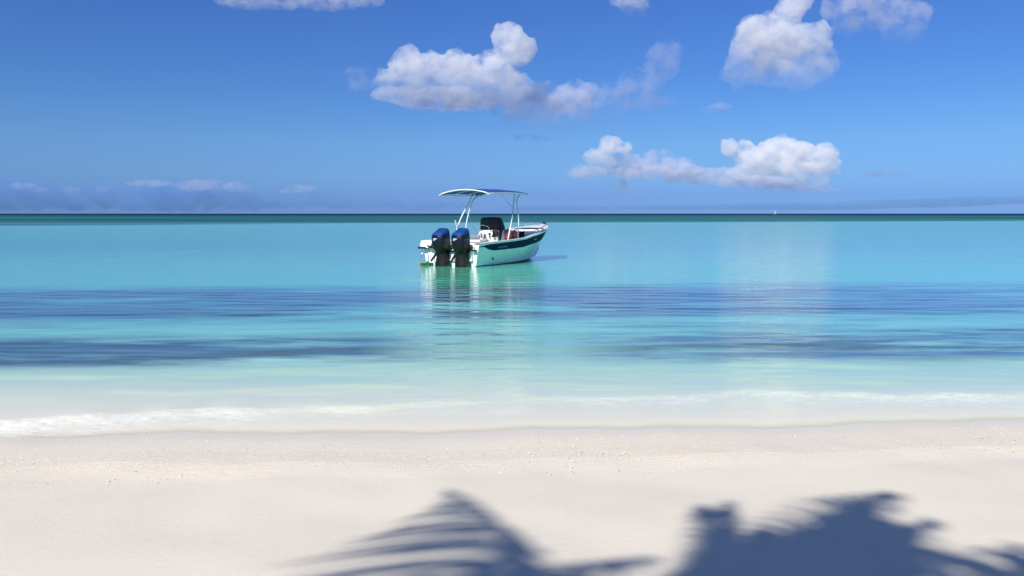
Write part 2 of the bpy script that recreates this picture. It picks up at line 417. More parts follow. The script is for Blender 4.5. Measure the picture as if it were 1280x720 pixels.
make_cloud('cloud', 'lilac flat body of the low cumulus right of the boat', e(
    '790,206,28,13 820,202,24,14 842,208,20,11 735,214,24,8 800,216,40,8 862,212,16,8 775,236,16,13'), 5350, m_grey, voxel=1.5, seed=9)
for i, (lb, s) in enumerate((
    ('thin white cloud strip along the top edge on the left', '300,-3,34,7 350,-4,40,10 400,-4,44,10 446,-4,30,6'),
    ('small faint round cloud at the top edge above the middle', '790,6,18,13 800,14,10,8 778,-2,16,8'),
    ('small dark shred of cloud above the low cumulus clouds', '902,132,14,5 884,139,12,4 895,136,16,4'),
    ('small grey shred of cloud under the middle cumulus', '672,173,16,5 655,170,12,4'),
    ('flat thin grey streak over the horizon on the right', '1104,217,30,4 1090,217,16,3'),
    ('short thin grey streak low over the horizon, farthest right', '1168,227,22,2.5'))):
    make_cloud('cloud', lb, e(s), 4300, m_veil if i not in (0, 1) else m_grey, voxel=1.2, seed=20 + i)
make_cloud('cloud', 'low blue grey cloud bank lying along the horizon on the left', e(
    '-30,240,70,22 40,244,70,18 110,246,70,15 180,246,70,16 250,246,70,17 320,250,60,12 385,250,50,9 450,254,60,6 530,256,60,5'), 9000, m_bank, voxel=1.6, seed=31)
make_cloud('cloud', 'broken pale cumulus tops poking out of the low cloud bank on the left', e(
    '32,233,14,5 50,237,12,4 88,238,12,5 128,236,12,4 186,229,26,4 240,232,22,7 262,231,20,7 288,233,20,6 306,238,10,6 376,236,20,5 360,239,12,3 460,245,10,3'), 8200, m_veil, voxel=.9, seed=32)
make_cloud('cloud', 'faint blue cloud bank low over the horizon on the right', e(
    '1000,258,120,4 1150,254,90,5 1250,250,80,5 850,259,90,3 700,260,80,3'), 9500, m_bank, voxel=1.6, seed=33)

# ------------------------------------------------------------------ motorboat
# local frame: x forward from the transom, y to port, z up from the waterline
M_WHITE = plain('white_gelcoat', (.86, .86, .84), .28, var=.03, nscale=2, coat=.3)
M_IN = plain('cockpit_gelcoat', (.72, .72, .70), .5, var=.05, nscale=5)
M_NAVY = plain('navy_paint', (.010, .026, .085), .6, spec=.04, var=.12, nscale=3)
M_BLACK = plain('black_plastic', (.007, .007, .008), .45, spec=.22, var=.2, nscale=8)
M_COVER = plain('black_vinyl', (.012, .012, .013), .62, var=.25, nscale=7, bump=.4)
M_COWL = plain('blue_black_cowling', (.005, .008, .028), .4, spec=.2, var=.1, nscale=5)
M_COWLTOP = plain('blue_cowling_top', (.010, .060, .25), .3, var=.1, nscale=6, coat=.5)
M_CANVAS = plain('blue_canvas', (.018, .060, .30), .8, var=.12, nscale=5, bump=.3)
M_TRIM = plain('white_canvas_edge', (.76, .76, .74), .6, var=.04)
M_ALU = plain('white_coated_tube', (.78, .79, .80), .25, metal=.0, var=.03, coat=.4)
M_STEEL = plain('stainless_steel', (.62, .63, .65), .2, metal=1., var=.05)
M_BLUEV = plain('blue_vinyl', (.03, .10, .30), .5, var=.1, nscale=8)
M_GREYV = plain('grey_vinyl', (.22, .24, .28), .5, var=.1, nscale=8)
M_RED = plain('red_rubber', (.95, .25, .19), .5, var=.12, nscale=9)
M_GREENSL = plain('weathered_ladder_step', (.16, .25, .17), .6, var=.3, nscale=20)
M_RUST = plain('rusty_bracket', (.40, .20, .12), .7, var=.3, nscale=20)
M_GLASS = plain('gauge_face', (.015, .015, .018), .15)
M_GREY = plain('grey_decal', (.30, .36, .46), .4)
M_DECAL = plain('silver_decal', (.42, .45, .50), .35)

BO = (-2.12, 27.78, 0.0)
bo = empty('motorboat', BO, math.atan2(.854, .52))
bo.rotation_euler = (R(-.6), R(-.4), math.atan2(.854, .52))
tag(bo, 'white open motorboat with navy stripe, blue sun canopy and twin outboards, floating on turquoise water', 'motorboat')

ST = np.array([0, .5, 1.2, 2.2, 3.2, 4.0, 4.7, 5.3, 5.8, 6.2, 6.5, 6.68])
BG = np.interp
bg_ = lambda s: float(np.interp(s, ST, [1.20, 1.24, 1.27, 1.28, 1.27, 1.22, 1.10, .92, .70, .46, .23, .04]))
zg_ = lambda s: float(np.interp(s, [0, .5, 1.2, 2.2, 3.0, 3.5, 4.2, 5, 5.8, 6.68], [.74, .76, .78, .81, .85, .92, 1.0, 1.09, 1.18, 1.28]))
bc_ = lambda s: float(np.interp(s, ST, [1.06, 1.08, 1.09, 1.07, 1.0, .88, .66, .42, .20, .09, .035, .01]))
zc_ = lambda s: float(np.interp(s, ST, [.02, .02, .02, .03, .05, .09, .14, .22, .38, .64, .95, 1.2]))
zk_ = lambda s: float(np.interp(s, ST, [-.36, -.37, -.38, -.38, -.36, -.33, -.28, -.16, .12, .52, .90, 1.2]))
def side(s, t, off=0.):
    """point on the starboard topside, t 0 at the chine, 1 at the gunwale; off pushes outward"""
    b = bc_(s) + (bg_(s) - bc_(s)) * (t ** 1.35); z = zc_(s) + (zg_(s) - zc_(s)) * t
    return b + off, z
SS = np.concatenate([np.linspace(0, 6.2, 46), np.linspace(6.26, 6.68, 8)])
bm = bmesh.new(); secs = []
for s in SS:
    r = []
    for t in np.linspace(1, 0, 9): b, z = side(s, t); r.append((s, -b, z))
    for k in (.97, .5): r.append((s, -bc_(s) * k, zc_(s) + (zk_(s) - zc_(s)) * (1 - k)))
    r.append((s, 0, zk_(s)))
    secs.append(r + [(x, -y, z) for x, y, z in r[-2::-1]])
rows = loft(bm, secs)
bm.faces.new(rows[0]);                                # transom
hull = obj('hull', bm, M_WHITE, bo, angle=35)

def zband(s):     # lower edge of the navy band, as a height under the gunwale
    return float(np.interp(s, [0, .30, .55, .9, 2, 3.5, 5, 6.3, 6.68], [.09, .10, .20, .27, .29, .33, .37, .42, .30]))
def ztop(s): return float(np.interp(s, [0, .25, .55, .8, 7], [.035, .03, -.0, -.0, -.0])) + .03
for sg in (-1, 1):
    bm = bmesh.new(); secs = []
    for s in SS:
        h = zg_(s) - zc_(s); r = []
        for k in np.linspace(0, 1, 6):
            zz = zg_(s) - ztop(s) - (zband(s) - ztop(s)) * k
            t = max(0, (zz - zc_(s)) / h) if h > .02 else .5
            b, z = side(s, t, .006); r.append((s, sg * b, z))
        secs.append(r)
    loft(bm, secs)
    obj('hull_stripe', bm, M_NAVY, bo, sm=True)
# boot line: shadow-coloured nothing; real spray strake instead
for sg in (-1, 1):
    bm = bmesh.new(); secs = []
    for s in SS[4:40]:
        b, z = side(s, 0); z = max(z, .01)
        secs.append([(s, sg * (b - .01), z + .035), (s, sg * (b + .035), z + .012), (s, sg * (b + .03), z - .012), (s, sg * (b - .02), z - .02)])
    loft(bm, secs)
    obj('spray_rail', bm, M_WHITE, bo, sm=True)
# gunwale cap + rub rail + inner liner
FLOOR = .30
for sg in (-1, 1):
    bm = bmesh.new(); secs = []
    for s in SS:
        b, z = bg_(s), zg_(s); w = min(.20, b * .8); bi = b - w
        secs.append([(s, sg * (b + .004), z - .028), (s, sg * (b + .024), z - .012), (s, sg * (b + .02), z + .035), (s, sg * (b - .03), z + .045), (s, sg * (bi + .02), z + .04), (s, sg * bi, z + .015), (s, sg * bi, z - .06)])
    loft(bm, secs)
    obj('gunwale', bm, M_WHITE, bo, angle=60)
    bm = bmesh.new(); secs = []
    for s in np.linspace(0, 5.45, 40):
        b = bg_(s) - min(.20, bg_(s) * .8) - .004; z = zg_(s)
        def lim(q, zz): return min(q, side(s, max(0, (zz - zc_(s)) / (zg_(s) - zc_(s))))[0] - .03)
        secs.append([(s, sg * b, z - .02), (s, sg * lim(b - .02, z - .25), z - .25), (s, sg * lim(b - .05, (z + FLOOR) / 2), (z + FLOOR) / 2), (s, sg * lim(b - .05, FLOOR), FLOOR)])
    loft(bm, secs)
    obj('inner_liner', bm, M_IN, bo, sm=True)
    bm = bmesh.new(); secs = []                      # padded blue coaming bolster
    for s in np.linspace(1.6, 5.5, 34):
        b = bg_(s) - min(.20, bg_(s) * .8) - .012; z = zg_(s) - .05
        secs.append([(s, sg * b, z), (s, sg * (b - .06), z - .02), (s, sg * (b - .065), z - .10), (s, sg * (b - .06), z - .17), (s, sg * b, z - .19)])
    loft(bm, secs)
    obj('coaming_bolster', bm, M_BLUEV, bo, sm=True)
bm = bmesh.new()
fl_ = lambda s: min(bg_(s) - .22, side(s, max(0, (FLOOR - zc_(s)) / (zg_(s) - zc_(s))))[0] - .03)
secs = [[(s, -fl_(s), FLOOR), (s, fl_(s), FLOOR)] for s in np.linspace(.05, 5.45, 20)]
loft(bm, secs); obj('cockpit_floor', bm, M_IN, bo)
# raised bow deck
bm = bmesh.new(); secs = []
for s in np.linspace(5.35, 6.6, 14):
    b = max(.02, bg_(s) - .06); z = zg_(s) + .03
    secs.append([(s, -b, z), (s, -b * .5, z + .03), (s, 0, z + .045), (s, b * .5, z + .03), (s, b, z)])
rows = loft(bm, secs); bm.faces.new([bm.verts.new((5.35, y, z)) for y, z in ((-.82, 1.14), (.82, 1.14), (.42, .35), (-.42, .35))])
deck = obj('bow_deck', bm, M_WHITE, bo, angle=40)
bm = bmesh.new(); box(bm, 4.45, 5.34, -.50, .50, FLOOR, .66, .03); obj('bow_seat', bm, M_IN, bo)
bm = bmesh.new(); box(bm, 4.5, 5.30, -.52, .52, .662, .74, .035, 3); obj('bow_cushion', bm, M_TRIM, bo, sm=True)
bm = bmesh.new(); tube(bm, [(6.60, 0, 1.33), (6.82, 0, 1.31)], .075, 12); box(bm, 6.66, 6.79, -.055, .055, 1.21, 1.34, .02)
obj('bow_roller', bm, M_BLACK, bo)
for (x, y) in ((6.15, 0), (.55, -1.14), (.55, 1.14), (4.3, -1.06), (4.3, 1.06)):
    bm = bmesh.new(); z = zg_(x) + (.07 if y == 0 else .05)
    tube(bm, [(x - .10, y, z + .05), (x - .05, y, z + .045), (x + .05, y, z + .045), (x + .10, y, z + .05)], .012)
    tube(bm, [(x - .03, y, z - .02), (x - .03, y, z + .045)], .012); tube(bm, [(x + .03, y, z - .02), (x + .03, y, z + .045)], .012)
    obj('mooring_cleat', bm, M_STEEL, bo, sm=True)
# low bow rail
for sg in (-1, 1):
    bm = bmesh.new()
    ps = [(s, sg * (bg_(s) - .08), zg_(s) + .17 if 3.9 < s < 6.3 else zg_(s) + .04) for s in np.linspace(3.7, 6.45, 14)]
    tube(bm, ps, .013)
    for s in (4.2, 4.8, 5.4, 6.0): tube(bm, [(s, sg * (bg_(s) - .08), zg_(s) + .03), (s, sg * (bg_(s) - .08), zg_(s) + .17)], .010)
    obj('bow_rail', bm, M_STEEL, bo, sm=True)
# stern: quarter platforms, splash well, engine bracket
for sg in (1,):
    bm = bmesh.new(); secs = []
    for x, w0, zt, zb in ((.22, 1.16, .84, .62), (.02, 1.19, .88, .60), (-.08, 1.19, .86, .60), (-.15, 1.15, .82, .61), (-.19, 1.06, .76, .63)):
        y1 = sg * (w0 + .04); y0 = sg * .70
        secs.append([(x, y0, zb), (x, y1, zb), (x, y1 + sg * .02, (zb + zt) / 2), (x, y1 - sg * .02, zt), (x, y0 + sg * .1, zt + .02), (x, y0, zt - .03)])
    loft(bm, secs, close=True, caps=True)
    p = obj('swim_platform', bm, M_WHITE, bo, angle=50)
    bm = bmesh.new(); box(bm, -.205, .0, .93, 1.262, .585, .655, .012); obj('stripe', bm, M_NAVY, p)
bm = bmesh.new(); box(bm, -.10, .0, -.95, .45, .16, .56, .04); obj('engine_bracket', bm, M_WHITE, bo)
bm = bmesh.new(); box(bm, .02, .34, -1.0, 1.0, FLOOR, .70, .04); obj('splash_well', bm, M_WHITE, bo)
bm = bmesh.new(); box(bm, -.16, -.02, -1.12, -.96, .52, .57, .02); tube(bm, [(-.16, -1.10, .64), (-.16, -.98, .64)], .015); tube(bm, [(-.16, -1.10, .54), (-.16, -1.10, .64)], .012); tube(bm, [(-.16, -.98, .54), (-.16, -.98, .64)], .012)
obj('boarding_step', bm, M_BLACK, bo)
bm = bmesh.new(); box(bm, -.24, -.02, .40, .74, .60, .70, .03); tube(bm, [(-.20, .70, .64), (-.26, .80, .70)], .03); obj('engine_bracket', bm, M_BLACK, bo)
bm = bmesh.new()
for y in (.70, .98): tube(bm, [(-.30, y, .62), (-.34, y, .30), (-.40, y, -.25)], .014)
ld_ = obj('boarding_ladder', bm, M_STEEL, bo, sm=True)
for z in (.12, -.08): 
    bm = bmesh.new(); box(bm, -.46, -.32, .69, .99, z - .02, z + .04, .01); obj('ladder_step', bm, M_GREENSL, ld_)
bm = bmesh.new(); box(bm, -.42, -.02, 1.0, 1.08, .02, .14, .015); obj('trim_tab', bm, M_RUST, bo)
bm = bmesh.new(); box(bm, -.36, -.02, .74, .99, .02, .10, .01); obj('trim_tab', bm, M_GREENSL, bo)
# drains and fittings on the topside
def on_side(s, z, off=.012):
    t = (z - zc_(s)) / (zg_(s) - zc_(s)); b, _ = side(s, t, off); return Vector((s, -b, z))
bm = bmesh.new(); a = on_side(.95, .22, -.01); tube(bm, [a, a + Vector((0, -.03, 0))], .045, 12); obj('drain_fitting', bm, M_BLACK, bo)
for s in (.12, .20): 
    bm = bmesh.new(); tube(bm, [(-.015, -.9 + s, .20 + s), (.02, -.9 + s, .20 + s)], .018, 10); obj('drain_fitting', bm, M_GREY, bo)
for k, (w, h) in enumerate(((.05, .07), (.035, .07), (.05, .05), (.02, .07), (.05, .06), (.045, .07), (.05, .07))):   # worn marks, too worn to read
    s = 1.20 + k * .085; a = on_side(s, zg_(s) - .17, .010); bm = bmesh.new()
    box(bm, a.x - w / 2, a.x + w / 2, a.y - .004, a.y + .004, a.z - h / 2, a.z - h / 2 + .022)
    box(bm, a.x - w / 2, a.x - w / 2 + .018, a.y - .0045, a.y + .0045, a.z - h / 2 + .004, a.z + h / 2)
    obj('lettering', bm, M_GREY, bo)
bm = bmesh.new(); a = on_side(3.9, zg_(3.9) - .17, .008); box(bm, a.x - .09, a.x + .09, a.y - .006, a.y + .006, a.z - .03, a.z + .03, .004); obj('emblem', bm, M_GREY, bo)

# centre console
cs = empty('console', (0, 0, 0)); cs.parent = bo
bm = bmesh.new()
prof = [(2.42, FLOOR), (2.42, .78), (2.34, 1.02), (2.50, 1.20), (2.78, 1.24), (2.92, 1.10), (2.95, FLOOR)]
w = .42
L_ = [bm.verts.new((x, w * (1 if z < 1.1 else .95), z)) for x, z in prof]; R__ = [bm.verts.new((x, -w * (1 if z < 1.1 else .95), z)) for x, z in prof]
bm.faces.new(L_); bm.faces.new(R__[::-1])
for k in range(len(prof)): bm.faces.new((L_[k], L_[(k + 1) % len(prof)], R__[(k + 1) % len(prof)], R__[k]))
bmesh.ops.bevel(bm, geom=bm.edges[:], offset=.03, segments=2, affect='EDGES')
obj('console_body', bm, M_WHITE, cs, angle=40)
bm = bmesh.new()                                       # black cover over windscreen and dash top
secs = []
for x, z0, z1, w in ((2.46, 1.21, 1.52, .38), (2.50, 1.20, 1.61, .41), (2.58, 1.19, 1.64, .42), (2.74, 1.19, 1.63, .42), (2.84, 1.18, 1.50, .42), (2.92, 1.16, 1.32, .41)):
    r = [(x, -w, z0), (x, -w - .005, z0 + .1), (x, -w * .97, z1 - .08), (x, -w * .86, z1), (x, 0, z1 + .015), (x, w * .86, z1), (x, w * .97, z1 - .08), (x, w + .005, z0 + .1), (x, w, z0)]
    secs.append(r)
loft(bm, secs, close=True, caps=True)
obj('windscreen_cover', bm, M_COVER, cs, angle=45)
bm = bmesh.new()                                       # its loose corner hanging down
secs = []
for x0, x1, z in ((2.44, 2.74, 1.24), (2.44, 2.68, 1.10), (2.45, 2.60, .94), (2.46, 2.55, .82), (2.48, 2.52, .70)):
    secs.append([(x0, -.448, z), (x0, -.462, z), ((x0 + x1) / 2, -.475, z), (x1, -.462, z), (x1, -.448, z)])
loft(bm, secs, close=True, caps=True)
bx_ = box(bm, 2.325, 2.40, -.44, -.24, .95, 1.20, .01)
obj('cover_flap', bm, M_COVER, cs, sm=True)
for (y, z, r) in ((.26, 1.02, .045), (.12, .985, .055), (-.10, 1.03, .05), (-.10, .93, .028), (.27, .93, .03)):
    bm = bmesh.new(); tube(bm, [(2.35, y, z), (2.405 - .065, y, z)], r, 14); tube(bm, [(2.34, y, z), (2.318, y, z)], [r * .9, r * .8], 14)
    obj('gauge', bm, M_GLASS, cs)
bm = bmesh.new(); ring = []
for k in range(29):
    a = 2 * math.pi * k / 28; ring.append((2.22 - .05 * math.sin(a), .14 + .19 * math.cos(a), .86 + .18 * math.sin(a)))
tube(bm, ring, .014, 6, cap=False)
for a in (R(90), R(210), R(330)): tube(bm, [(2.24, .14, .86), (2.22 - .05 * math.sin(a), .14 + .19 * math.cos(a), .86 + .18 * math.sin(a))], .010, 6)
tube(bm, [(2.24, .14, .86), (2.36, .14, .90)], .03, 8)
obj('steering_wheel', bm, M_STEEL, cs, sm=True)
bm = bmesh.new(); tube(bm, curve_pts([(2.36, .40, 1.12), (2.28, .38, 1.30), (2.30, .16, 1.36), (2.32, -.06, 1.30), (2.37, -.08, 1.16)], 6), .014)
obj('grab_rail', bm, M_STEEL, cs, sm=True)
# throttle box
bm = bmesh.new(); box(bm, 2.26, 2.36, -.36, -.24, .92, 1.0, .015); tube(bm, [(2.30, -.30, 1.0), (2.25, -.30, 1.12)], .012); tube(bm, [(2.25, -.35, 1.12), (2.25, -.25, 1.12)], .018)
obj('throttle', bm, M_BLACK, cs)
# helm seat
st = empty('helm_seat'); st.parent = bo
bm = bmesh.new(); box(bm, 1.22, 1.72, -.42, .42, FLOOR, .76, .03); obj('seat_base', bm, M_WHITE, st)
bm = bmesh.new(); box(bm, 1.18, 1.76, -.44, .44, .762, .86, .035, 3); obj('seat_cushion', bm, M_TRIM, st, sm=True)
bm = bmesh.new(); box(bm, 1.16, 1.24, -.42, .42, .88, 1.02, .03, 3); obj('seat_backrest', bm, M_GREYV, st, sm=True)
bm = bmesh.new(); box(bm, 1.195, 1.216, -.30, -.05, .40, .66, .01); obj('seat_hatch', bm, M_GREYV, st)
# forward console seat / cool box
bm = bmesh.new(); box(bm, 3.0, 3.42, -.34, .34, FLOOR, .66, .03); obj('front_seat_base', bm, M_WHITE, bo)
bm = bmesh.new(); box(bm, 3.0, 3.43, -.35, .35, .662, .75, .03, 3); obj('front_seat_cushion', bm, M_BLUEV, bo, sm=True)

# outboards
def outboard(y, tilt, turn):
    ob = empty('outboard_motor', (-.22, y, .575)); ob.scale = (1.06, 1.08, 1.05); ob.parent = bo; ob.rotation_euler = (0, R(tilt), R(turn))
    bm = bmesh.new()                                   # midsection and swivel bracket
    secs = []
    for z, x0, x1, w in ((.02, -.20, .16, .17), (-.10, -.19, .14, .16), (-.26, -.20, .12, .17), (-.42, -.24, .12, .19), (-.62, -.26, .12, .19), (-.84, -.20, .12, .12), (-.95, -.14, .10, .05)):
        secs.append([(x0, -w * .6, z), (x0 + .05, -w, z), (x1 - .05, -w, z), (x1, -w * .5, z), (x1, w * .5, z), (x1 - .05, w, z), (x0 + .05, w, z), (x0, w * .6, z)])
    loft(bm, secs, close=True, caps=True)
    obj('drive_leg', bm, M_BLACK, ob, angle=45)
    bm = bmesh.new(); box(bm, .06, .34, -.17, .17, -.34, .02, .03); box(bm, .02, .20, -.20, .20, -.12, .04, .02)
    tube(bm, [(.10, -.23, -.06), (.10, .23, -.06)], .035, 10); tube(bm, [(.2, -.12, -.28), (-.05, -.1, -.06)], .03)
    obj('clamp_bracket', bm, M_BLACK, ob)
    bm = bmesh.new(); box(bm, -.34, .12, -.15, .15, -.585, -.555, .01); box(bm, -.30, .06, -.20, .20, -.60, -.56, .01); obj('cavitation_plate', bm, M_BLACK, ob)
    bm = bmesh.new(); secs = []                        # lower cowling
    for z, x0, x1, w in ((-.10, -.22, .16, .14), (.0, -.30, .20, .185), (.10, -.34, .22, .205), (.22, -.35, .22, .215)):
        secs.append([(x0, -w * .6, z), (x0 + .07, -w, z), (x1 - .10, -w, z), (x1, -w * .55, z), (x1, w * .55, z), (x1 - .10, w, z), (x0 + .07, w, z), (x0, w * .6, z)])
    loft(bm, secs, close=True, caps=True)
    obj('lower_cowling', bm, M_BLACK, ob, angle=45)
    bm = bmesh.new(); secs = []                        # upper cowling, taller at the front
    for z, zf, x0, x1, w in ((.222, .222, -.36, .225, .22), (.36, .38, -.365, .235, .222), (.48, .54, -.34, .23, .212), (.545, .635, -.30, .21, .195)):
        secs.append([(x0, -w * .6, z), (x0 + .07, -w, z), (x1 - .12, -w, zf), (x1, -w * .55, zf), (x1, w * .55, zf), (x1 - .12, w, zf), (x0 + .07, w, z), (x0, w * .6, z)])
    loft(bm, secs, close=True, caps=True)
    cw = obj('cowling', bm, M_COWL, ob, angle=40)
    bm = bmesh.new(); secs = []
    for z, zf, x0, x1, w in ((.50, .56, -.345, .235, .214), (.552, .642, -.308, .214, .199), (.59, .685, -.25, .17, .16), (.60, .70, -.18, .10, .09)):
        secs.append([(x0, -w * .6, z), (x0 + .07, -w, z), (x1 - .12, -w, zf), (x1, -w * .55, zf), (x1, w * .55, zf), (x1 - .12, w, zf), (x0 + .07, w, z), (x0, w * .6, z)])
    loft(bm, secs, close=True, caps=True)
    obj('cowling_top', bm, M_COWLTOP, ob, angle=35)
    bm = bmesh.new()                                   # slanted pale flash on the rear face
    vs = [bm.verts.new((-.371 + .001 * k, yy, zz)) for k, (yy, zz) in enumerate(((.11, .31), (.02, .345), (-.05, .385), (.04, .40), (.11, .39)))]
    f = bm.faces.new(vs); ex = bmesh.ops.extrude_face_region(bm, geom=[f])
    for v in ex['geom']:
        if isinstance(v, bmesh.types.BMVert): v.co.x += .012
    obj('decal', bm, M_DECAL, cw)
    for sg in (-1, 1):
        bm = bmesh.new()
        pts = [(-.24, .30), (.10, .34), (.12, .39), (-.22, .34)]
        A = [bm.verts.new((x, sg * .2175, z)) for x, z in pts]; B = [bm.verts.new((x, sg * .2245, z)) for x, z in pts]
        bm.faces.new(A); bm.faces.new(B[::-1])
        for k in range(4): bm.faces.new((A[k], A[(k + 1) % 4], B[(k + 1) % 4], B[k]))
        obj('decal', bm, M_COWLTOP, cw)
    bm = bmesh.new()                                   # propeller, just under water
    tube(bm, [(-.22, 0, -.80), (-.36, 0, -.80)], [.05, .035], 12)
    for k in range(3):
        a = 2 * math.pi * k / 3
        vs = [bm.verts.new((-.28 + dx, r * math.cos(a + da), -.80 + r * math.sin(a + da))) for dx, r, da in ((.03, .04, -.3), (.05, .15, -.45), (.0, .18, 0), (-.05, .15, .45), (-.03, .04, .3))]
        bm.faces.new(vs)
    obj('propeller', bm, M_STEEL, ob)
    return ob
outboard(.16, -3, 2); outboard(-.66, -3, 4)
bm = bmesh.new()
tube(bm, curve_pts([(-.22, .14, .66), (-.10, .0, .60), (.1, -.05, .62)], 6), .035); tube(bm, curve_pts([(-.22, -.62, .66), (-.10, -.66, .60), (.1, -.6, .62)], 6), .035)
tube(bm, curve_pts([(-.16, .30, .60), (-.14, .52, .60), (.0, .70, .72)], 6), .05); tube(bm, [(-.18, .20, .52), (-.18, -.70, .52)], .03)
obj('rigging_hoses', bm, M_BLACK, bo, sm=True)
for y0, y1 in ((.46, .66), (.40, .20), (-.36, -.20)):      # trim tab rams
    bm = bmesh.new(); tube(bm, [(-.10, y0, .50), (-.26, y1, .16)], [.05, .035], 8); box(bm, -.16, -.06, y0 - .08, y0 + .08, .42, .56, .02); obj('trim_ram', bm, M_BLACK, bo)
# canopy
cn = empty('sun_canopy'); cn.parent = bo
S0, S1, CWD = .85, 3.55, 1.06
def cz(s, y): 
    u_ = (s - S0) / (S1 - S0)
    return 2.505 + .145 * (1 - (y / CWD) ** 2) + .035 * math.sin(math.pi * u_) + .0 * u_
bm = bmesh.new(); secs = []
for s in np.linspace(S0, S1, 16):
    sag = .012 * math.sin(math.pi * ((s - S0) / (S1 - S0) * 3 % 1))
    top = [(s, y, cz(s, y) - sag * (1 - (y / CWD) ** 2)) for y in np.linspace(-CWD, CWD, 17)]
    secs.append(top + [(x, y, z - .014) for x, y, z in top[::-1]])
loft(bm, secs, close=True, caps=True)
obj('canopy_cloth', bm, M_CANVAS, cn, angle=50)
for s, w in ((S0, .022), (S1, .020)):
    bm = bmesh.new(); tube(bm, [(s, y, cz(s, y) - .02 - (.04 if abs(y) > CWD - .02 else 0)) for y in np.linspace(-CWD - .01, CWD + .01, 17)], w, 8); obj('canopy_bow', bm, M_TRIM, cn, sm=True)
for sg in (-1, 1):
    bm = bmesh.new(); tube(bm, [(s, sg * (CWD + .005), cz(s, CWD) - .022) for s in np.linspace(S0, S1, 8)], .016, 8); obj('canopy_side_tube', bm, M_ALU, cn, sm=True)
    bm = bmesh.new(); box(bm, S0 + .02, S1 - .02, sg * CWD - .006, sg * CWD + .006, 2.455, 2.48, .002); obj('canopy_hem', bm, M_TRIM, cn)
for s in (1.75, 2.65):
    bm = bmesh.new(); tube(bm, [(s, y, cz(s, y) - .035) for y in np.linspace(-CWD, CWD, 13)], .014, 8); obj('canopy_bow', bm, M_ALU, cn, sm=True)
for sg in (-1, 1):
    for f0, t0, t1 in ((1.88, 2.66, 2.74), (2.58, 2.86, 3.10)):
        yb = sg * (bg_(f0) - .10); z0 = zg_(f0) + .03
        bm = bmesh.new()
        tube(bm, curve_pts([(f0, yb, z0), (f0 + (t0 - f0) * .45, yb * .965, z0 + .72), (t0, sg * .98, 2.26), (t1, sg * .95, 2.42), (t1 + .16, sg * .90, cz(t1, .9) - .03)], 6), .024, 8)
        obj('canopy_leg', bm, M_ALU, cn, sm=True)
        bm = bmesh.new(); tube(bm, [(f0, yb, z0 - .012), (f0, yb, z0 + .02)], .05, 10); obj('foot_plate', bm, M_STEEL, cn)
    yb = sg * 1.09
    bm = bmesh.new(); tube(bm, [(2.42, sg * 1.02, 2.02), (1.70, sg * 1.03, 2.47)], .010, 6); obj('canopy_brace', bm, M_STEEL, cn, sm=True)
    bm = bmesh.new(); tube(bm, [(2.72, sg * 1.06, 1.72), (3.35, sg * 1.12, zg_(3.3) + .02)], .011, 6); obj('canopy_brace', bm, M_STEEL, cn, sm=True)
    bm = bmesh.new(); tube(bm, [(2.0, sg * 1.13, 1.18), (2.62, sg * 1.13, 1.18)], .012, 6); obj('leg_crossbar', bm, M_STEEL, cn, sm=True)
bm = bmesh.new()                                       # rod holders on the rear of the frame
tube(bm, [(2.02, 1.14, 1.30), (1.92, 1.14, 1.55)], .022, 8); obj('rod_holder', bm, M_ALU, cn)

# round red floats lying in the boat
def boat_pt(s, l, z):
    bpy.context.view_layer.update(); return bo.matrix_world @ Vector((s, l, z))
def red_float(s, l, z, r, lb):
    p = boat_pt(s, l, z); o = empty('float_buoy', p, rng.uniform(0, 3)); tag(o, lb, 'float', 'red floats in the boat')
    bm = bmesh.new(); secs = []
    for k in range(13):
        a = math.pi * k / 12; rr = r * math.sin(a) ** .85 + .006; zz = -r * 1.12 * math.cos(a)
        secs.append([(rr * math.cos(2 * math.pi * j / 20), rr * math.sin(2 * math.pi * j / 20), zz) for j in range(20)])
    loft(bm, secs, close=True, caps=True)
    obj('float_body', bm, M_RED, o, sm=True)
    bm = bmesh.new(); tube(bm, [(0, 0, r * 1.05), (0, 0, r * 1.30)], [.035, .03], 10); obj('float_eye', bm, M_BLACK, o)
red_float(3.12, -.42, .98, .175, 'left one of two round red floats in the boat')
red_float(3.47, -.50, .95, .16, 'right one of two round red floats in the boat')
bm = bmesh.new(); box(bm, 2.97, 3.95, -.98, -.36, FLOOR, .78, .03); obj('side_locker', bm, M_IN, bo)
bm = bmesh.new(); box(bm, -.1, .14, -.13, .13, -.0, .30, .03); b = obj('bag', bm, M_BLACK, None)
b.location = boat_pt(3.72, -.62, .80); tag(b, 'small black bag on the locker right of the red floats', 'bag')

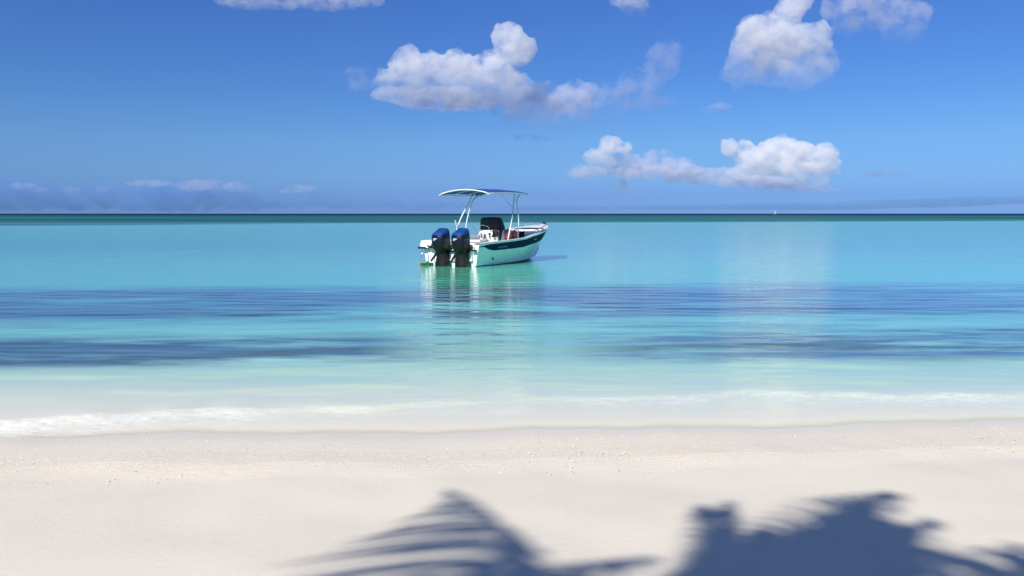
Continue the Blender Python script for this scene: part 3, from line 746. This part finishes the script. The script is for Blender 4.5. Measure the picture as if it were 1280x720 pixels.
# ------------------------------------------------------------------ sail on the horizon
p = ray(969, 266.9); k = 2400 / p.y
sb = empty('sailing_boat', (p.x * k, 2400, 0), R(25)); tag(sb, 'tiny white sailing boat far out on the horizon', 'sailing boat')
bm = bmesh.new(); secs = []
for x, w in ((-4.5, 1.0), (-2, 1.5), (1, 1.4), (3.5, .7), (5, .05)):
    secs.append([(x, -w, 1.0), (x, -w * .8, .1), (x, 0, -.6), (x, w * .8, .1), (x, w, 1.0)])
loft(bm, secs, close=True, caps=True); obj('hull', bm, M_WHITE, sb)
bm = bmesh.new(); tube(bm, [(.5, 0, .8), (.5, 0, 12.2)], .10); obj('mast', bm, M_ALU, sb)
for nm, pts in (('mainsail', [(.3, 2.0), (-4.0, 2.2), (-2.4, 6.5), (.3, 12)]), ('jib', [(.8, 11), (4.6, 1.6), (1.0, 2.0)])):
    bm = bmesh.new(); A = [bm.verts.new((x, .05 + .02 * k, z)) for k, (x, z) in enumerate(pts)]; B = [bm.verts.new((x, -.05, z)) for x, z in pts]; n = len(pts)
    bm.faces.new(A); bm.faces.new(B[::-1])
    for k in range(n): bm.faces.new((A[k], A[(k + 1) % n], B[(k + 1) % n], B[k]))
    obj(nm, bm, M_TRIM, sb)
# ------------------------------------------------------------------ coral bits along the berm
def pebbles(name, label, mat, n, d0, d1, smin, smax, seed):
    g = np.random.default_rng(seed); vs = []; fs = []
    base = bmesh.new(); bmesh.ops.create_icosphere(base, subdivisions=1, radius=1)
    bv = np.array([v.co[:] for v in base.verts]); bf = np.array([[v.index for v in f.verts] for f in base.faces]); base.free()
    y = g.uniform(4.6, 6.9, n * 4); x = g.uniform(-.85, .85, n * 4) * y
    d = shore(x / np.maximum(y, 4.), x) - y
    clump = np.sin(x * 3.1 + 2 * np.sin(x * .7)) + np.sin(y * 9 + x * 1.3)
    keep = (d > d0) & (d < d1) & (g.uniform(-2, 2, n * 4) < clump + .6)
    x, y = x[keep][:n], y[keep][:n]; m_ = len(x); z = sand_z(x, y)
    s = smin * (smax / smin) ** (g.uniform(0, 1, m_) ** 2.2)
    sc = np.stack([s * g.uniform(.7, 1.6, m_), s * g.uniform(.7, 1.3, m_), s * g.uniform(.35, .8, m_)], -1)
    a = g.uniform(0, 6.28, m_); V = bv[None] * sc[:, None] * g.uniform(.7, 1.25, (m_, len(bv), 1))
    ca, sa = np.cos(a)[:, None], np.sin(a)[:, None]
    V = np.stack([V[..., 0] * ca - V[..., 1] * sa, V[..., 0] * sa + V[..., 1] * ca, V[..., 2]], -1) + np.stack([x, y, z + s * .15], -1)[:, None]
    F = bf[None] + (np.arange(m_) * len(bv))[:, None, None]
    me = bpy.data.meshes.new(name); me.from_pydata(V.reshape(-1, 3).tolist(), [], F.reshape(-1, 3).tolist()); me.materials.append(mat)
    o = bpy.data.objects.new(name, me); col.objects.link(o); tag(o, label, kind='stuff')
pebbles('coral_gravel', 'pale broken coral and shell bits scattered along the damp sand', plain('coral_bits', (.80, .72, .60), .7, var=.2, nscale=30), 3000, .25, 1.5, .0016, .0065, 3)
pebbles('dark_gravel', 'sparse small dark bits among the coral grit', plain('dark_bits', (.22, .19, .16), .7, var=.3, nscale=30), 150, .35, 1.45, .003, .007, 4)

# ------------------------------------------------------------------ coconut palm behind the viewer (its shadow lies on the sand)
M_FROND = plain('palm_leaf', (.055, .10, .022), .45, var=.25, nscale=3)
M_RIB = plain('palm_rib', (.16, .17, .06), .5, var=.15, nscale=5)
M_TRUNK = plain('palm_bark', (.26, .22, .18), .85, var=.25, nscale=5, bump=.8)
def ground(px, py):
    d = ray(px, py); o = Vector((0, 0, EYE)); t = 1.
    for _ in range(60):
        p = o + d * t; h = p.z - float(sand_z(np.array(p.x), np.array(p.y))); t += h / max(-d.z, .05) * .7
    return o + d * t
def lift(g, h): return g + SUN * ((h - g.z) / SUN.z)
def frond(parent, ctrl, ln, wid=.045, seed=0, n=58, back=.35, tipf=.18, fill=1., ll=1., lr=1., tilt=.25):
    """ctrl: 3D rachis points from the crown outward; leaflets of length ln"""
    r_ = random.Random(seed); pts = curve_pts(ctrl, 14)
    L = [0.]
    for a, b in zip(pts, pts[1:]): L.append(L[-1] + (b - a).length)
    rb = bmesh.new(); tube(rb, pts[::2] + [pts[-1]], [.028 * (1 - .85 * i / len(pts[::2])) + .003 for i in range(len(pts[::2]) + 1)], 6)
    bm = bmesh.new()
    for i in range(n):
        f = .10 + .90 * (i + r_.uniform(-.3, .3)) / n; f = min(max(f, .05), .999)
        s = f * L[-1]; j = max(k for k in range(len(L) - 1) if L[k] <= s); t = (s - L[j]) / max(L[j + 1] - L[j], 1e-6)
        p = pts[j].lerp(pts[j + 1], t); d = (pts[j + 1] - pts[j]).normalized()
        lat = d.cross(Vector((0, 0, 1))).normalized(); upv = lat.cross(d).normalized()
        for sg, ks in ((-1, lr), (1, ll)):
            le = ln * ks * ( (math.sin(math.pi * min(1, .18 + f * .72)) ** .6) * (1 - tipf * 1.2 * f ** 3) if tipf < .9 else 2.5 * (1.01 - f) ** 1.2) * r_.uniform(.88, 1.08)
            if le < .03: continue
            sw = back + .75 * f ** 2                       # sweep towards the tip
            dr = (lat * -sg * math.cos(sw) + d * math.sin(sw) + upv * tilt * r_.uniform(.3, 1.3)).normalized()
            side_ = dr.cross(upv).normalized(); side_ = (side_ + upv * r_.uniform(-.5, .5)).normalized()
            prev = None; q = p.copy(); dd_ = dr.copy()
            for k in range(6):
                u = k / 5; w = wid * .5 * fill * (1 - u) ** .6 * (.55 + 1.1 * min(u * 3, 1) * .5) + .001
                a = bm.verts.new(q - side_ * w); c = bm.verts.new(q + side_ * w)
                if prev: bm.faces.new((prev[0], prev[1], c, a))
                prev = (a, c); dd_ = (dd_ + Vector((0, 0, -.16 - .1 * r_.random()))).normalized(); q = q + dd_ * le / 5
    me = bpy.data.meshes.new('frond'); bm.to_mesh(me); bm.free(); me.materials.append(M_FROND)
    o = bpy.data.objects.new('frond', me); col.objects.link(o); o.parent = parent
    obj('rachis', rb, M_RIB, o, sm=True)
    return o
H = 7.2
CROWN_G = ground(850, 720) + Vector((.0, -1.75, 0)); CROWN = lift(CROWN_G, H)
pt = empty('coconut_palm', (0, 0, 0)); tag(pt, 'leaning coconut palm behind the viewer whose fronds cast the shadows on the sand', 'palm tree')
b0 = Vector((CROWN.x - 1.3, CROWN.y - 1.2, .25))
tk = curve_pts([b0, b0.lerp(CROWN, .35) + Vector((.25, .2, 0)), b0.lerp(CROWN, .7) + Vector((.2, .15, 0)), CROWN], 16)
bm = bmesh.new(); tube(bm, tk, [.19 - .09 * i / len(tk) + (.012 if i % 2 else 0) + (.08 if i == 0 else 0) for i in range(len(tk))], 14); obj('trunk', bm, M_TRUNK, pt, sm=True)
def fr(px_pts, hs, ln, **kw):
    g = [ground(x, y) if y <= 720 else ground(x, 720) + Vector((0, -(y - 720) * .008, 0)) for x, y in px_pts]
    return frond(pt, [CROWN + Vector((0, 0, .05))] + [lift(a, h) for a, h in zip(g, hs)], ln, **kw)
fr([(760, 820), (668, 718), (612, 648), (585, 624), (556, 612)], [7.7, 7.6, 7.3, 7.1, 7.0], 1.15, seed=1, wid=.07, lr=.25, ll=1.0, back=-.15, tipf=1., n=56)
fr([(720, 860), (620, 742), (530, 722)], [7.7, 7.6, 7.2], .55, seed=31, wid=.07)
fr([(760, 860), (690, 745), (745, 712), (815, 698)], [7.7, 7.6, 7.3, 7.0], .42, seed=13, wid=.06)
fr([(700, 860), (660, 760), (600, 705)], [7.7, 7.6, 7.3], .5, seed=16, wid=.08)
fr([(740, 850), (640, 735), (560, 735)], [7.6, 7.3, 6.9], .85, seed=2, wid=.05)
fr([(790, 860), (690, 745), (640, 690)], [7.6, 7.3, 7.0], .62, seed=12, wid=.07, lr=.5)
fr([(740, 860), (665, 735), (655, 700)], [7.5, 7.2, 6.9], .55, seed=3, wid=.06, lr=1.3, ll=.4)
fr([(880, 780), (905, 700), (880, 632)], [7.8, 7.7, 7.4], .30, seed=4, wid=.075, n=60, back=.2)
fr([(890, 790), (905, 710), (914, 628)], [7.8, 7.7, 7.4], .26, seed=46, wid=.07, n=60, back=.2)
fr([(900, 780), (930, 720), (960, 660)], [7.8, 7.7, 7.4], .5, seed=14, wid=.08, n=80)
fr([(880, 800), (1000, 735), (1090, 680)], [7.8, 7.7, 7.3], .6, seed=15, wid=.08, n=80)
fr([(900, 800), (980, 720), (1010, 665)], [7.8, 7.7, 7.4], .55, seed=17, wid=.09, n=80)
fr([(960, 820), (1060, 730), (1100, 650)], [7.8, 7.7, 7.4], .5, seed=18, wid=.09, n=80)
fr([(900, 800), (985, 700), (1050, 636), (1122, 618)], [7.9, 7.9, 7.6, 7.2], .6, seed=5, wid=.055, n=70)
fr([(940, 820), (1060, 730), (1130, 682), (1205, 700)], [7.8, 7.7, 7.3, 6.7], .85, seed=6, wid=.06)
fr([(900, 850), (960, 770), (1000, 700), (1060, 660)], [7.6, 7.6, 7.3, 7.1], .6, seed=7, wid=.065, n=80)
fr([(1040, 880), (1200, 760), (1290, 700), (1380, 690)], [7.8, 7.6, 7.2, 6.6], .7, seed=8, wid=.085)
fr([(1080, 880), (1230, 780), (1320, 710)], [7.8, 7.6, 7.2], .6, seed=19, wid=.09)
fr([(920, 800), (990, 720), (1040, 645)], [7.8, 7.7, 7.4], .40, seed=41, wid=.09, n=80)
fr([(940, 800), (1030, 720), (1082, 632)], [7.8, 7.7, 7.4], .42, seed=42, wid=.09, n=80)
fr([(980, 820), (1070, 730), (1132, 655)], [7.8, 7.7, 7.4], .42, seed=43, wid=.09, n=80)
fr([(720, 880), (600, 760), (470, 728)], [7.7, 7.6, 7.2], .5, seed=32, wid=.06)
fr([(1000, 820), (1100, 720), (1165, 650)], [7.8, 7.6, 7.2], .5, seed=44, wid=.045, n=44)
fr([(1100, 860), (1240, 760), (1300, 700)], [7.8, 7.6, 7.2], .55, seed=45, wid=.09)
fr([(870, 820), (850, 760), (860, 725)], [7.6, 7.4, 7.1], .6, seed=9)
for a in range(7):                                       # the rest of the crown, away from the picture
    an = R(150 + a * 36); dv = Vector((math.cos(an), math.sin(an), 0)); q = CROWN
    frond(pt, [q, q + dv * .9 + Vector((0, 0, .55)), q + dv * 2.0 + Vector((0, 0, .45)), q + dv * 3.1 + Vector((0, 0, -.35))], .8, seed=20 + a, n=50)
for a in range(5):
    bm = bmesh.new(); bmesh.ops.create_icosphere(bm, subdivisions=2, radius=.11, matrix=Matrix.Translation(CROWN + Vector((.2 * math.cos(a * 1.3), .2 * math.sin(a * 1.3), -.18))) @ Matrix.Diagonal((1, 1, 1.25, 1)))
    obj('coconut', bm, M_RIB, pt, sm=True)
